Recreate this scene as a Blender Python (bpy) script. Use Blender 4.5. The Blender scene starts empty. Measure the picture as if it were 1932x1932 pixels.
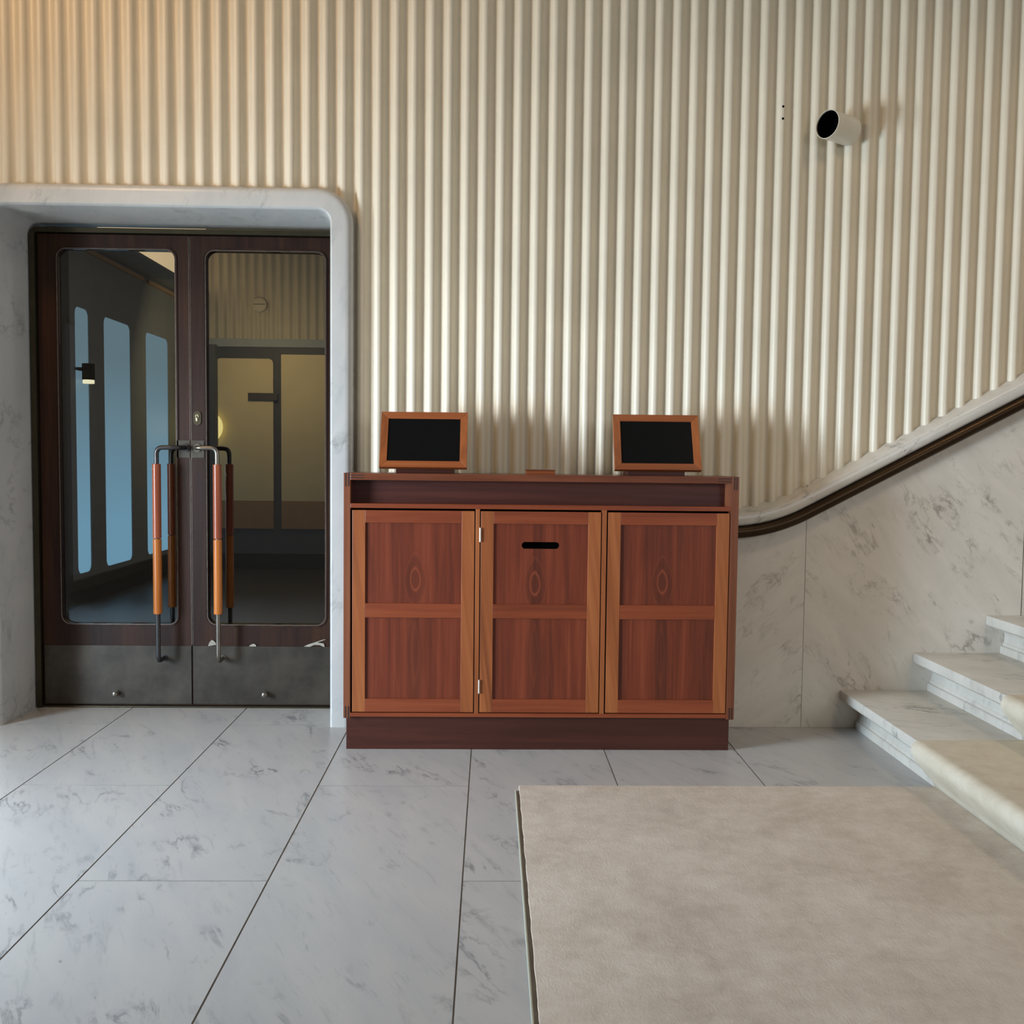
import bpy, bmesh, math, random
from mathutils import Vector, Matrix

random.seed(7)
sc = bpy.context.scene
COL = sc.collection

# ------------------------------------------------------------------ camera
cam_d = bpy.data.cameras.new('camera')
cam_d.sensor_fit = 'HORIZONTAL'
cam_d.sensor_width = 36.0
cam_d.lens = 1786.0 / 1932.0 * 36.0
cam_d.clip_start = 0.02
cam = bpy.data.objects.new('camera', cam_d)
COL.objects.link(cam)
R3 = Matrix(((0.999698, -0.009567, -0.022636), (-0.022068, 0.055879, -0.998194), (0.010815, 0.998392, 0.055651)))
cam.matrix_world = Matrix.Translation((0, 0, 1.2)) @ R3.to_4x4()
sc.camera = cam

# ------------------------------------------------------------------ view, world, daylight
sc.view_settings.view_transform = 'Standard'
sc.view_settings.look = 'None'
sc.view_settings.gamma = 1.0
sc.view_settings.use_curve_mapping = False
sc.view_settings.exposure = -0.25
sc.cycles.use_denoising = True
sc.cycles.max_bounces = 8
sc.cycles.sample_clamp_indirect = 6.0

world = bpy.data.worlds.new('world')
sc.world = world
world.use_nodes = True
bgn = world.node_tree.nodes['Background']
bgn.inputs[0].default_value = (0.95, 0.94, 0.97, 1)
bgn.inputs[1].default_value = 0.28


def area_light(name, loc, aim, sx, sy, power, color, spread=180, shape='RECTANGLE'):
    d = bpy.data.lights.new(name, 'AREA')
    d.shape = shape
    d.size = sx
    d.size_y = sy
    d.energy = power
    d.color = color
    d.spread = math.radians(spread)
    o = bpy.data.objects.new(name, d)
    COL.objects.link(o)
    o.location = loc
    o.rotation_euler = (Vector(aim) - Vector(loc)).to_track_quat('-Z', 'Z').to_euler()
    return o


# daylight through the glazed entrance in the left-hand lobby wall
area_light('daylight_entrance', (-3.85, 2.05, 1.35), (0.0, 3.9, 0.75), 0.75, 1.4, 92, (0.82, 0.91, 1.0), 92)
area_light('daylight_lower_glazing', (-3.85, 1.85, 0.62), (1.7, 3.2, 0.1), 0.8, 0.7, 62, (0.42, 0.69, 1.0), 95)
# added soft fill from behind right, brightens the left door jamb
area_light('fill_behind_right', (3.3, -1.6, 2.4), (-1.4, 4.3, 0.9), 1.8, 1.4, 26, (0.96, 0.97, 1.0), 120)
# warm lamps high up at the left of the lobby
area_light('warm_ceiling_lamp', (-2.3, 2.6, 3.85), (-1.2, 4.2, 2.4), 0.5, 0.5, 24, (1.0, 0.64, 0.34), 170, 'DISK')
area_light('warm_stair_lamp', (2.4, 2.3, 3.85), (2.0, 3.6, 0.3), 0.6, 0.6, 9, (1.0, 0.78, 0.55), 110, 'DISK')
# foyer lamp beyond the glass doors, plus an added fill for the inner handles
area_light('foyer_lamp', (-2.3, 8.9, 2.45), (-2.4, 10.2, 1.7), 0.4, 0.4, 9, (1.0, 0.80, 0.46), 170, 'DISK')
area_light('foyer_fill', (-1.3, 6.2, 3.8), (-1.4, 5.4, 1.0), 0.8, 0.8, 12, (1.0, 0.86, 0.68), 170, 'DISK')


# ------------------------------------------------------------------ node helpers
def lin(r, g, b):
    def f(c):
        c /= 255.0
        return c / 12.92 if c <= 0.04045 else ((c + 0.055) / 1.055) ** 2.4
    return (f(r), f(g), f(b), 1.0)


class NT:
    def __init__(self, name):
        self.m = bpy.data.materials.new(name)
        self.m.use_nodes = True
        self.t = self.m.node_tree
        self.b = self.t.nodes['Principled BSDF']

    def n(self, typ, **kw):
        nd = self.t.nodes.new(typ)
        for k, v in kw.items():
            setattr(nd, k, v)
        return nd

    def l(self, a, b):
        self.t.links.new(a, b)

    def math(self, op, a, b=None, clamp=False):
        nd = self.n('ShaderNodeMath', operation=op)
        nd.use_clamp = clamp
        for i, v in enumerate((a, b)):
            if v is None:
                continue
            if isinstance(v, (int, float)):
                nd.inputs[i].default_value = v
            else:
                self.l(v, nd.inputs[i])
        return nd.outputs[0]

    def mapping(self, src, scale=(1, 1, 1), rot=(0, 0, 0), loc=(0, 0, 0)):
        nd = self.n('ShaderNodeMapping')
        nd.inputs['Scale'].default_value = scale
        nd.inputs['Rotation'].default_value = rot
        nd.inputs['Location'].default_value = loc
        self.l(src, nd.inputs[0])
        return nd.outputs[0]

    def noise(self, src, scale, detail=3, rough=0.5, dist=0.0):
        nd = self.n('ShaderNodeTexNoise')
        nd.inputs['Scale'].default_value = scale
        nd.inputs['Detail'].default_value = detail
        nd.inputs['Roughness'].default_value = rough
        nd.inputs['Distortion'].default_value = dist
        self.l(src, nd.inputs['Vector'])
        return nd.outputs['Fac']

    def ramp(self, src, stops, interp='LINEAR'):
        nd = self.n('ShaderNodeValToRGB')
        nd.color_ramp.interpolation = interp
        el = nd.color_ramp.elements
        while len(el) < len(stops):
            el.new(0.5)
        for e, (p, c) in zip(el, stops):
            e.position = p
            e.color = c if isinstance(c, tuple) else (c, c, c, 1)
        self.l(src, nd.inputs[0])
        return nd.outputs[0]

    def mix(self, fac, a, b, blend='MIX'):
        nd = self.n('ShaderNodeMix', data_type='RGBA', blend_type=blend)
        for sock, v in ((nd.inputs[0], fac), (nd.inputs[6], a), (nd.inputs[7], b)):
            if isinstance(v, (int, float)):
                sock.default_value = v
            elif isinstance(v, tuple):
                sock.default_value = v
            else:
                self.l(v, sock)
        return nd.outputs[2]

    def bump(self, h, strength=0.1, dist=0.002):
        nd = self.n('ShaderNodeBump')
        nd.inputs['Strength'].default_value = strength
        nd.inputs['Distance'].default_value = dist
        self.l(h, nd.inputs['Height'])
        self.l(nd.outputs[0], self.b.inputs['Normal'])

    def vadd(self, a, b):
        nd = self.n('ShaderNodeVectorMath', operation='ADD')
        self.l(a, nd.inputs[0])
        self.l(b, nd.inputs[1])
        return nd.outputs[0]


def plain(name, col, rough=0.5, metal=0.0, coat=0.0, var=0.0, vscale=8):
    k = NT(name)
    k.b.inputs['Roughness'].default_value = rough
    k.b.inputs['Metallic'].default_value = metal
    k.b.inputs['Coat Weight'].default_value = coat
    tc = k.n('ShaderNodeTexCoord').outputs['Object']
    f = k.noise(tc, vscale, 4, 0.6)
    v = max(var, 0.04)
    dark = tuple(c * (1 - v) for c in col[:3]) + (1,)
    lite = tuple(min(1, c * (1 + v)) for c in col[:3]) + (1,)
    k.l(k.ramp(f, [(0.3, dark), (0.7, lite)]), k.b.inputs['Base Color'])
    return k.m


def marble(name, base, cloud, vein, rot, amount=1.0, scale=1.0, rough=0.3, stretch=(1, 3.2, 1), tile=False, spec=0.5):
    k = NT(name)
    pos = k.n('ShaderNodeNewGeometry').outputs['Position']
    if tile:
        at = k.n('ShaderNodeAttribute', attribute_name='tile_offset')
        pos = k.vadd(pos, at.outputs['Vector'])
    p1 = k.mapping(pos, rot=rot)
    p = k.mapping(p1, scale=stretch)
    # soft clouds
    cl = k.ramp(k.noise(p, 1.6 * scale, 5, 0.6, 0.6), [(0.35, 0.0), (0.75, 1.0)])
    col = k.mix(k.math('MULTIPLY', cl, 0.75), base, cloud)
    # broken thin veins
    n1 = k.noise(p, 1.5 * scale, 9, 0.62, 0.45)
    a1 = k.math('ABSOLUTE', k.math('SUBTRACT', n1, 0.5))
    v1 = k.ramp(a1, [(0.0, 1.0), (0.011, 0.55), (0.03, 0.0)])
    m1 = k.ramp(k.noise(p1, 3.0 * scale, 4, 0.65), [(0.50, 0.0), (0.66, 1.0)])
    f1 = k.math('MULTIPLY', k.math('MULTIPLY', v1, m1), 1.0 * amount)
    col = k.mix(f1, col, vein)
    # faint hazy smears along the bedding
    n2 = k.noise(k.mapping(p1, scale=(stretch[0] * 1.2, stretch[1] * 2.0, stretch[2] * 1.2), loc=(3, 7, 1)), 3.2 * scale, 7, 0.7, 0.4)
    f2 = k.math('MULTIPLY', k.ramp(n2, [(0.56, 0.0), (0.74, 1.0)]), 0.42 * amount)
    col = k.mix(f2, col, vein)
    # small flecks
    n3 = k.noise(k.mapping(p1, scale=(1, 2.2, 1), loc=(9, 2, 5)), 13.0 * scale, 3, 0.6)
    f3 = k.math('MULTIPLY', k.ramp(n3, [(0.735, 0.0), (0.78, 1.0)]), 0.6 * amount)
    col = k.mix(f3, col, vein)
    k.l(col, k.b.inputs['Base Color'])
    k.b.inputs['Roughness'].default_value = rough
    k.b.inputs['Specular IOR Level'].default_value = spec
    return k.m


def wood(name, dark, mid, light, axis='z', rough=0.38, scale=1.0, figure=None, skew=0.0):
    """grain runs along `axis`; figure=(half width, half height, ring strength) draws a cathedral round the origin"""
    k = NT(name)
    tc = k.n('ShaderNodeTexCoord').outputs['Object']
    oi = k.n('ShaderNodeObjectInfo')
    cmb = k.n('ShaderNodeCombineXYZ')
    k.l(k.math('MULTIPLY', oi.outputs['Random'], 17.0), cmb.inputs[0])
    k.l(k.math('MULTIPLY', oi.outputs['Random'], 9.0), cmb.inputs[2])
    src = k.vadd(tc, cmb.outputs[0])
    if skew:
        src = k.mapping(src, rot=(0, skew, 0))
    fine = {'z': (70, 40, 2.2), 'x': (2.2, 40, 70), 'y': (40, 2.2, 70)}[axis]
    broad = {'z': (13, 13, 0.55), 'x': (0.7, 13, 13), 'y': (13, 0.7, 13)}[axis]
    f = k.noise(k.mapping(src, scale=tuple(c * scale for c in fine)), 1.0, 4, 0.6, 0.3)
    b = k.noise(k.mapping(src, scale=tuple(c * scale for c in broad)), 1.0, 4, 0.65, 0.8)
    h = k.math('ADD', k.math('MULTIPLY', f, 0.35), k.math('MULTIPLY', b, 0.65))
    col = k.ramp(h, [(0.34, dark), (0.5, mid), (0.66, light)])
    if figure:
        a, c, st, zs = figure
        sx = k.n('ShaderNodeSeparateXYZ')
        wob = k.noise(k.mapping(tc, scale=(9, 9, 5)), 1.0, 3, 0.5)
        k.l(tc, sx.inputs[0])
        X = k.math('DIVIDE', sx.outputs[0], a)
        Z = k.math('DIVIDE', sx.outputs[2], c)
        up = k.math('MAXIMUM', Z, 0.0)
        X = k.math('MULTIPLY', X, k.math('ADD', 1.0, k.math('MULTIPLY', up, 0.22)))
        r = k.math('SQRT', k.math('ADD', k.math('MULTIPLY', X, X), k.math('MULTIPLY', k.math('MULTIPLY', Z, Z), zs)))
        r = k.math('ADD', r, k.math('MULTIPLY', k.math('SUBTRACT', wob, 0.5), 1.1))
        halo = k.ramp(r, [(0.0, 1.0), (0.18, 1.0), (0.30, 0.0)])
        sc_r = k.math('MULTIPLY', r, 0.1)
        halo = k.ramp(sc_r, [(0.0, 0.6), (0.17, 0.6), (0.30, 0.0)])
        col = k.mix(k.math('MULTIPLY', halo, 0.75), col, dark)
        ring = k.ramp(sc_r, [(0.075, 0.0), (0.10, 1.0), (0.125, 0.0), (0.21, 0.0), (0.235, 0.35), (0.26, 0.0)])
        col = k.mix(k.math('MULTIPLY', ring, st), col, tuple(min(1, q * 1.7) for q in light[:3]) + (1,))
    k.l(col, k.b.inputs['Base Color'])
    k.b.inputs['Roughness'].default_value = rough
    k.b.inputs['Coat Weight'].default_value = 0.04
    k.b.inputs['Specular IOR Level'].default_value = 0.38
    k.b.inputs['Coat Roughness'].default_value = 0.25
    k.bump(f, 0.05, 0.001)
    return k.m


# ------------------------------------------------------------------ materials
M = {}
M['flute'] = plain('cream_painted_ribs', lin(212, 201, 178), 0.42, var=0.02, vscale=3)
M['ceiling'] = plain('white_ceiling', lin(225, 220, 208), 0.8)
M['plaster'] = plain('lobby_plaster', lin(205, 198, 182), 0.7)
M['floor_marble'] = marble('floor_marble', lin(176, 174, 170), lin(160, 161, 162), lin(84, 88, 94), (0, 0, math.radians(64)), 0.78, 1.5, 0.33, (1, 3.4, 1), tile=True)
M['grout'] = plain('dark_joint', lin(122, 118, 112), 0.9, var=0.2)
M['wall_marble'] = marble('wall_marble', lin(210, 201, 187), lin(190, 182, 168), lin(100, 90, 76), (0, math.radians(-52), 0), 0.7, 1.7, 0.3, (1, 1, 2.8), tile=True)
M['wall_marble_left'] = marble('wall_marble_left', lin(210, 201, 187), lin(190, 182, 168), lin(104, 94, 80), (0, math.radians(48), 0), 0.65, 1.8, 0.3, (1, 1, 2.8), tile=True)
M['surround_marble'] = marble('surround_marble', lin(190, 187, 180), lin(170, 171, 168), lin(98, 99, 100), (0, math.radians(70), 0), 0.5, 1.6, 0.33, (1, 1, 2.4))
M['step_marble'] = marble('step_marble', lin(196, 190, 178), lin(172, 165, 152), lin(106, 104, 100), (0, 0, math.radians(20)), 0.9, 1.6, 0.35, (1, 2.6, 1))
M['coping_marble'] = marble('coping_marble', lin(200, 194, 182), lin(182, 177, 166), lin(112, 106, 98), (0, math.radians(40), 0), 0.9, 2.2, 0.28, (1, 1, 2.6))
M['bronze'] = plain('dark_bronze', lin(74, 68, 52), 0.38, 0.85, var=0.15)
M['rail_bronze'] = plain('brown_bronze_rail', lin(54, 40, 25), 0.34, 0.85, var=0.08)
M['door_wood'] = wood('dark_door_wood', lin(28, 15, 9), lin(44, 25, 15), lin(60, 36, 21), 'z', 0.45)
M['bead'] = plain('worn_metal_bead', lin(120, 108, 98), 0.35, 0.7, var=0.3, vscale=30)
M['kick'] = plain('burnished_kick_plate', lin(74, 68, 60), 0.42, 0.7, var=0.35, vscale=6)
M['dark_steel'] = plain('blackened_steel', lin(72, 70, 70), 0.35, 0.8, var=0.1)
M['steel'] = plain('worn_steel', lin(120, 112, 100), 0.32, 0.85, var=0.15, vscale=20)
M['grip_red'] = wood('red_brown_grip', lin(122, 58, 34), lin(146, 74, 44), lin(158, 86, 52), 'z', 0.28)
M['grip_orange'] = wood('orange_grip', lin(150, 80, 26), lin(172, 98, 36), lin(184, 110, 46), 'z', 0.28)
M['brass_lock'] = plain('pale_brass', lin(205, 190, 150), 0.3, 0.9)
M['film'] = plain('peeling_film', lin(150, 142, 128), 0.6, var=0.15, vscale=40)
M['black'] = plain('black_void', (0.002, 0.002, 0.002, 1), 1.0)
M['black'].node_tree.nodes['Principled BSDF'].inputs['Specular IOR Level'].default_value = 0.0
M['silver'] = plain('nickel_hinge', lin(225, 215, 200), 0.3, 0.8)
M['stile'] = wood('orange_cherry_stile', lin(108, 56, 26), lin(137, 75, 38), lin(154, 90, 48), 'z', 0.4, 0.8, skew=0.12)
M['rail'] = wood('red_cherry_rail', lin(98, 42, 20), lin(120, 55, 28), lin(134, 67, 36), 'x', 0.4, 0.8)
M['panel'] = wood('red_brown_panel_figured', lin(70, 28, 13), lin(100, 41, 21), lin(118, 54, 30), 'z', 0.42, 1.0, (0.019, 0.044, 0.42, 0.9))
M['panel_low'] = wood('red_brown_panel_streaked', lin(66, 27, 13), lin(100, 41, 21), lin(118, 54, 30), 'z', 0.42, 1.0, (0.014, 0.12, 0.12, 1.0))
M['carcass'] = wood('brown_cherry_carcass', lin(88, 46, 26), lin(112, 62, 38), lin(130, 78, 50), 'z', 0.4)
M['top'] = wood('brown_cherry_top', lin(76, 38, 22), lin(96, 50, 30), lin(114, 64, 42), 'x', 0.3)
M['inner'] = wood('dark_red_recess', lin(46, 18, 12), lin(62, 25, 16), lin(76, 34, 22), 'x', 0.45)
M['plinth'] = wood('dark_brown_plinth', lin(50, 21, 13), lin(63, 28, 18), lin(74, 35, 23), 'x', 0.42)
M['key'] = plain('dark_joint_key', lin(46, 22, 14), 0.5)
M['mon_wood'] = wood('orange_monitor_frame', lin(108, 56, 27), lin(132, 70, 35), lin(146, 82, 44), 'x', 0.36)
M['mon_wood_z'] = wood('orange_monitor_side', lin(116, 62, 30), lin(140, 76, 38), lin(152, 88, 46), 'z', 0.36)
M['screen'] = plain('black_screen', (0.004, 0.004, 0.004, 1), 0.25)
M['screen'].node_tree.nodes['Principled BSDF'].inputs['Specular IOR Level'].default_value = 0.12
M['tube'] = plain('cream_tube', lin(208, 200, 180), 0.35, var=0.03)
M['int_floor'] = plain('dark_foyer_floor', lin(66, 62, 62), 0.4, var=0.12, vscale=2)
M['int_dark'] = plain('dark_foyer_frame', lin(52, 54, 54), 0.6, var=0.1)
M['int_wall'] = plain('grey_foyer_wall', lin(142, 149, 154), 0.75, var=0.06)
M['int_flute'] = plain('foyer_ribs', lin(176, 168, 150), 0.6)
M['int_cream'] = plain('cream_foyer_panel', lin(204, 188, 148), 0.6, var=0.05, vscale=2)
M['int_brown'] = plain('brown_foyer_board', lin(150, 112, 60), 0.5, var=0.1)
M['cove'] = plain('pale_timber_rail', lin(190, 160, 130), 0.6)
M['sign'] = plain('dark_brown_sign', lin(46, 34, 18), 0.5, var=0.2, vscale=60)


def carpet_mat(name, c1, c2, c3, bs=0.35):
    k = NT(name)
    p = k.n('ShaderNodeNewGeometry').outputs['Position']
    a = k.noise(p, 3.2, 6, 0.62, 0.5)
    b = k.noise(k.mapping(p, scale=(1, 1, 1), loc=(4, 4, 1)), 17, 6, 0.65, 0.3)
    h = k.math('ADD', k.math('MULTIPLY', a, 0.55), k.math('MULTIPLY', b, 0.45))
    k.l(k.ramp(h, [(0.36, c1), (0.5, c2), (0.64, c3)]), k.b.inputs['Base Color'])
    s = k.noise(k.mapping(p, scale=(1.6, 0.8, 1), rot=(0, 0, 0.6)), 38, 7, 0.75, 1.2)
    k.bump(s, bs, 0.004)
    k.b.inputs['Roughness'].default_value = 0.85
    k.b.inputs['Specular IOR Level'].default_value = 0.25
    return k.m


M['carpet'] = carpet_mat('beige_carpet', lin(178, 165, 151), lin(193, 181, 167), lin(204, 194, 181))
M['runner'] = carpet_mat('pale_runner', lin(180, 168, 146), lin(192, 181, 160), lin(200, 190, 170), 0.1)
M['edge'] = plain('cream_metal_edge', lin(166, 164, 146), 0.5)


def emit(name, col, s):
    k = NT(name)
    k.b.inputs['Base Color'].default_value = (0.05, 0.05, 0.05, 1)
    tc = k.n('ShaderNodeTexCoord').outputs['Object']
    f = k.noise(tc, 0.8, 2)
    k.l(k.ramp(f, [(0.3, tuple(c * 0.88 for c in col[:3]) + (1,)), (0.7, col)]), k.b.inputs['Emission Color'])
    k.b.inputs['Emission Strength'].default_value = s
    return k.m


M['blue_pane'] = emit('daylit_window_pane', lin(132, 182, 214), 1.12)
_t = M['blue_pane'].node_tree
_tc = _t.nodes.new('ShaderNodeTexCoord'); _sx = _t.nodes.new('ShaderNodeSeparateXYZ'); _rp = _t.nodes.new('ShaderNodeValToRGB')
_t.links.new(_tc.outputs['Object'], _sx.inputs[0])
_mp = _t.nodes.new('ShaderNodeMath'); _mp.operation = 'DIVIDE'; _mp.inputs[1].default_value = 2.4
_t.links.new(_sx.outputs[2], _mp.inputs[0]); _t.links.new(_mp.outputs[0], _rp.inputs[0])
# emission runs from bright blue low down to greyer blue higher up
for _e, (_p, _c) in zip(_rp.color_ramp.elements, ((0.25, lin(130, 184, 218)), (0.85, lin(112, 142, 158)))):
    _e.position = _p; _e.color = _c
_t.links.new(_rp.outputs[0], _t.nodes['Principled BSDF'].inputs['Emission Color'])
M['warm_panel'] = emit('warm_light_panel', lin(255, 226, 180), 1.0)
M['warm_globe'] = emit('warm_glass_globe', lin(255, 236, 150), 1.35)
M['lamp_glow'] = emit('lamp_opening', lin(255, 250, 210), 1.6)


def glass_mat():
    k = NT('tinted_door_glass')
    k.t.nodes.remove(k.b)
    out = k.t.nodes['Material Output']
    tr = k.n('ShaderNodeBsdfTransparent')
    tr.inputs[0].default_value = (0.80, 0.80, 0.78, 1)
    gl = k.n('ShaderNodeBsdfGlossy')
    gl.inputs['Roughness'].default_value = 0.0
    fr = k.n('ShaderNodeFresnel')
    fr.inputs[0].default_value = 1.5
    mx = k.n('ShaderNodeMixShader')
    k.l(fr.outputs[0], mx.inputs[0])
    k.l(tr.outputs[0], mx.inputs[1])
    k.l(gl.outputs[0], mx.inputs[2])
    k.l(mx.outputs[0], out.inputs[0])
    return k.m


M['glass'] = glass_mat()


M['door_wood'].node_tree.nodes['Principled BSDF'].inputs['Specular IOR Level'].default_value = 0.22
M['door_wood'].node_tree.nodes['Principled BSDF'].inputs['Coat Weight'].default_value = 0.0
M['joint_soft'] = plain('soft_wall_joint', lin(140, 132, 120), 0.9)


# ------------------------------------------------------------------ object helpers
def tag(o, label=None, cat=None, group=None, kind=None):
    if label: o['label'] = label
    if cat: o['category'] = cat
    if group: o['group'] = group
    if kind: o['kind'] = kind
    return o


def empty(name, loc, label=None, cat=None, group=None, kind=None):
    o = bpy.data.objects.new(name, None)
    COL.objects.link(o)
    o.location = loc
    o.empty_display_size = 0.05
    return tag(o, label, cat, group, kind)


def wloc(o):
    v = Vector(o.location)
    while o.parent:
        o = o.parent
        v += Vector(o.location)
    return v


def part(name, bm, mat, parent=None, origin=None, smooth=None):
    """bm holds world coordinates; the object's origin is `origin` or its parent's"""
    pl = wloc(parent) if parent else Vector((0, 0, 0))
    org = Vector(origin) if origin is not None else pl
    bmesh.ops.recalc_face_normals(bm, faces=bm.faces)
    for v in bm.verts:
        v.co -= org
    me = bpy.data.meshes.new(name)
    bm.to_mesh(me)
    bm.free()
    for m in (mat if isinstance(mat, (list, tuple)) else [mat]):
        me.materials.append(m)
    if smooth is not None:
        me.polygons.foreach_set('use_smooth', [True] * len(me.polygons))
        me.set_sharp_from_angle(angle=math.radians(smooth))
    o = bpy.data.objects.new(name, me)
    COL.objects.link(o)
    if parent:
        o.parent = parent
    o.location = org - pl
    return o


def box(x0, x1, y0, y1, z0, z1, bev=0.0, bm=None, seg=2):
    nb = bmesh.new()
    vs = [nb.verts.new((x, y, z)) for x in (x0, x1) for y in (y0, y1) for z in (z0, z1)]
    for f in ((0, 1, 3, 2), (4, 6, 7, 5), (0, 4, 5, 1), (2, 3, 7, 6), (0, 2, 6, 4), (1, 5, 7, 3)):
        nb.faces.new([vs[i] for i in f])
    bmesh.ops.recalc_face_normals(nb, faces=nb.faces)
    if bev:
        bmesh.ops.bevel(nb, geom=list(nb.edges), offset=bev, segments=seg, profile=0.5, affect='EDGES')
    return join(nb, bm)


def join(nb, bm):
    if bm is None:
        return nb
    me = bpy.data.meshes.new('tmp')
    nb.to_mesh(me)
    nb.free()
    bm.from_mesh(me)
    bpy.data.meshes.remove(me)
    return bm


def tube(pts, r, n=16, bm=None, caps=True):
    nb = bmesh.new()
    pts = [Vector(p) for p in pts]
    rings = []
    up = None
    for i, p in enumerate(pts):
        t = (pts[min(i + 1, len(pts) - 1)] - pts[max(i - 1, 0)]).normalized()
        if up is None:
            up = t.orthogonal().normalized()
        else:
            up = (up - t * up.dot(t)).normalized()
        s = t.cross(up)
        rr = r[i] if isinstance(r, (list, tuple)) else r
        rings.append([nb.verts.new(p + (up * math.cos(a) + s * math.sin(a)) * rr) for a in (2 * math.pi * j / n for j in range(n))])
    for a, b in zip(rings, rings[1:]):
        for j in range(n):
            nb.faces.new((a[j], a[(j + 1) % n], b[(j + 1) % n], b[j]))
    if caps:
        nb.faces.new(rings[0][::-1])
        nb.faces.new(rings[-1])
    bmesh.ops.recalc_face_normals(nb, faces=nb.faces)
    return join(nb, bm)


def round_poly(pts, radii, n=8):
    """2D polygon with filleted corners"""
    out = []
    L = len(pts)
    for i in range(L):
        p = Vector(pts[i]); a = Vector(pts[i - 1]); b = Vector(pts[(i + 1) % L])
        r = radii[i] if isinstance(radii, (list, tuple)) else radii
        if r <= 0:
            out.append(tuple(p)); continue
        d1 = (a - p).normalized(); d2 = (b - p).normalized()
        ang = d1.angle(d2)
        d = r / math.tan(ang / 2)
        c = p + (d1 + d2).normalized() * (r / math.sin(ang / 2))
        s = p + d1 * d - c; e = p + d2 * d - c
        a0 = math.atan2(s.y, s.x); a1 = math.atan2(e.y, e.x)
        da = (a1 - a0 + math.pi) % (2 * math.pi) - math.pi
        for j in range(n + 1):
            t = a0 + da * j / n
            out.append((c.x + r * math.cos(t), c.y + r * math.sin(t)))
    return out


def plate(outer, holes, y0, y1, bm=None):
    """solid plate in the xz plane with holes, from y0 to y1"""
    nb = bmesh.new()
    edges = []
    for loop in [outer] + list(holes):
        vs = [nb.verts.new((x, y0, z)) for x, z in loop]
        edges += [nb.edges.new((vs[i], vs[(i + 1) % len(vs)])) for i in range(len(vs))]
    bmesh.ops.triangle_fill(nb, use_beauty=True, use_dissolve=False, edges=edges)
    faces = list(nb.faces)
    r = bmesh.ops.extrude_face_region(nb, geom=faces)
    for v in r['geom']:
        if isinstance(v, bmesh.types.BMVert):
            v.co.y = y1
    bmesh.ops.recalc_face_normals(nb, faces=nb.faces)
    return join(nb, bm)


def sweep(path, section, bm=None, closed_section=True, caps=True):
    """path: list of (point, normal) ; section: list of (off along normal, y)"""
    nb = bmesh.new()
    rings = []
    for p, nrm in path:
        rings.append([nb.verts.new((p[0] + nrm[0] * o, y, p[1] + nrm[1] * o)) for o, y in section])
    m = len(section)
    for a, b in zip(rings, rings[1:]):
        for j in range(m if closed_section else m - 1):
            nb.faces.new((a[j], a[(j + 1) % m], b[(j + 1) % m], b[j]))
    if caps and closed_section:
        nb.faces.new(rings[0][::-1]); nb.faces.new(rings[-1])
    bmesh.ops.recalc_face_normals(nb, faces=nb.faces)
    return join(nb, bm)


def rect(x0, x1, z0, z1):
    return [(x0, z0), (x1, z0), (x1, z1), (x0, z1)]


# ------------------------------------------------------------------ the lobby shell
# floor: marble slabs with sunk joints
XJ = [-3.85, -3.31, -2.77, -2.23, -1.693, -1.155, -0.621, -0.070, 0.480, 1.028, 2.11, 2.65, 3.19, 3.73]
TL = 1.567
bm = bmesh.new()
lay = bm.verts.layers.float_vector.new('tile_offset')
g = 0.0012
for i in range(len(XJ) - 1):
    off = 4.2 if i % 2 == 1 else 3.415
    if i == 3:
        off = 4.2
    if i == 4:
        off = 3.415
    if i in (4, 6, 8, 10, 12):
        off = 3.415
    if i in (3, 5, 7, 9, 11):
        off = 4.2
    y = off - TL * 5
    ys = []
    while y < 4.56:
        ys.append(y); y += TL
    ys.append(y)
    for a, b in zip(ys, ys[1:]):
        y0, y1 = max(a, -2.6), min(b, 4.55)
        if y1 - y0 < 0.01:
            continue
        o = Vector((random.uniform(-20, 20), random.uniform(-20, 20), random.uniform(-20, 20)))
        gy0 = g * 0.55
        x0, x1 = XJ[i] + g, XJ[i + 1] - g
        c = 0.0012
        quads = [[(x0 + c, y0 + gy0 + c, 0), (x1 - c, y0 + gy0 + c, 0), (x1 - c, y1 - gy0 - c, 0), (x0 + c, y1 - gy0 - c, 0)],
                 [(x0, y0 + gy0, -0.003), (x1, y0 + gy0, -0.003), (x1, y1 - gy0, -0.003), (x0, y1 - gy0, -0.003)]]
        V = [[bm.verts.new(p) for p in q] for q in quads]
        for q in V:
            for v in q:
                v[lay] = o
        f = bm.faces.new(V[0]); f.material_index = 0
        for j in range(4):
            f = bm.faces.new((V[1][j], V[1][(j + 1) % 4], V[0][(j + 1) % 4], V[0][j])); f.material_index = 1
gv = [bm.verts.new(p) for p in ((-3.9, -2.7, -0.003), (3.8, -2.7, -0.003), (3.8, 4.56, -0.003), (-3.9, 4.56, -0.003))]
f = bm.faces.new(gv); f.material_index = 1
floor = part('floor', bm, [M['floor_marble'], M['grout']])
tag(floor, 'pale grey-white marble slab floor with thin dark joints', 'floor', kind='structure')

# ribbed wall above marble
P = 0.0768
SX0 = 0.189
ANG = math.radians(76)
RR = (P / 4) / math.sin(ANG)
YC = 4.216


def coping_path():
    pts = []
    x0, z0, Rr = 1.045, 0.947, 0.71
    pts.append(((0.30, z0), (0, 1)))
    pts.append(((x0, z0), (0, 1)))
    for j in range(1, 15):
        a = math.radians(27.8) * j / 14
        pts.append(((x0 + Rr * math.sin(a), z0 + Rr * (1 - math.cos(a))), (-math.sin(a), math.cos(a))))
    (ex, ez), nn = pts[-1]
    pts.append(((ex + 2.0, ez + 2.0 * 0.527), nn))
    return pts


CP = coping_path()


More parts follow.
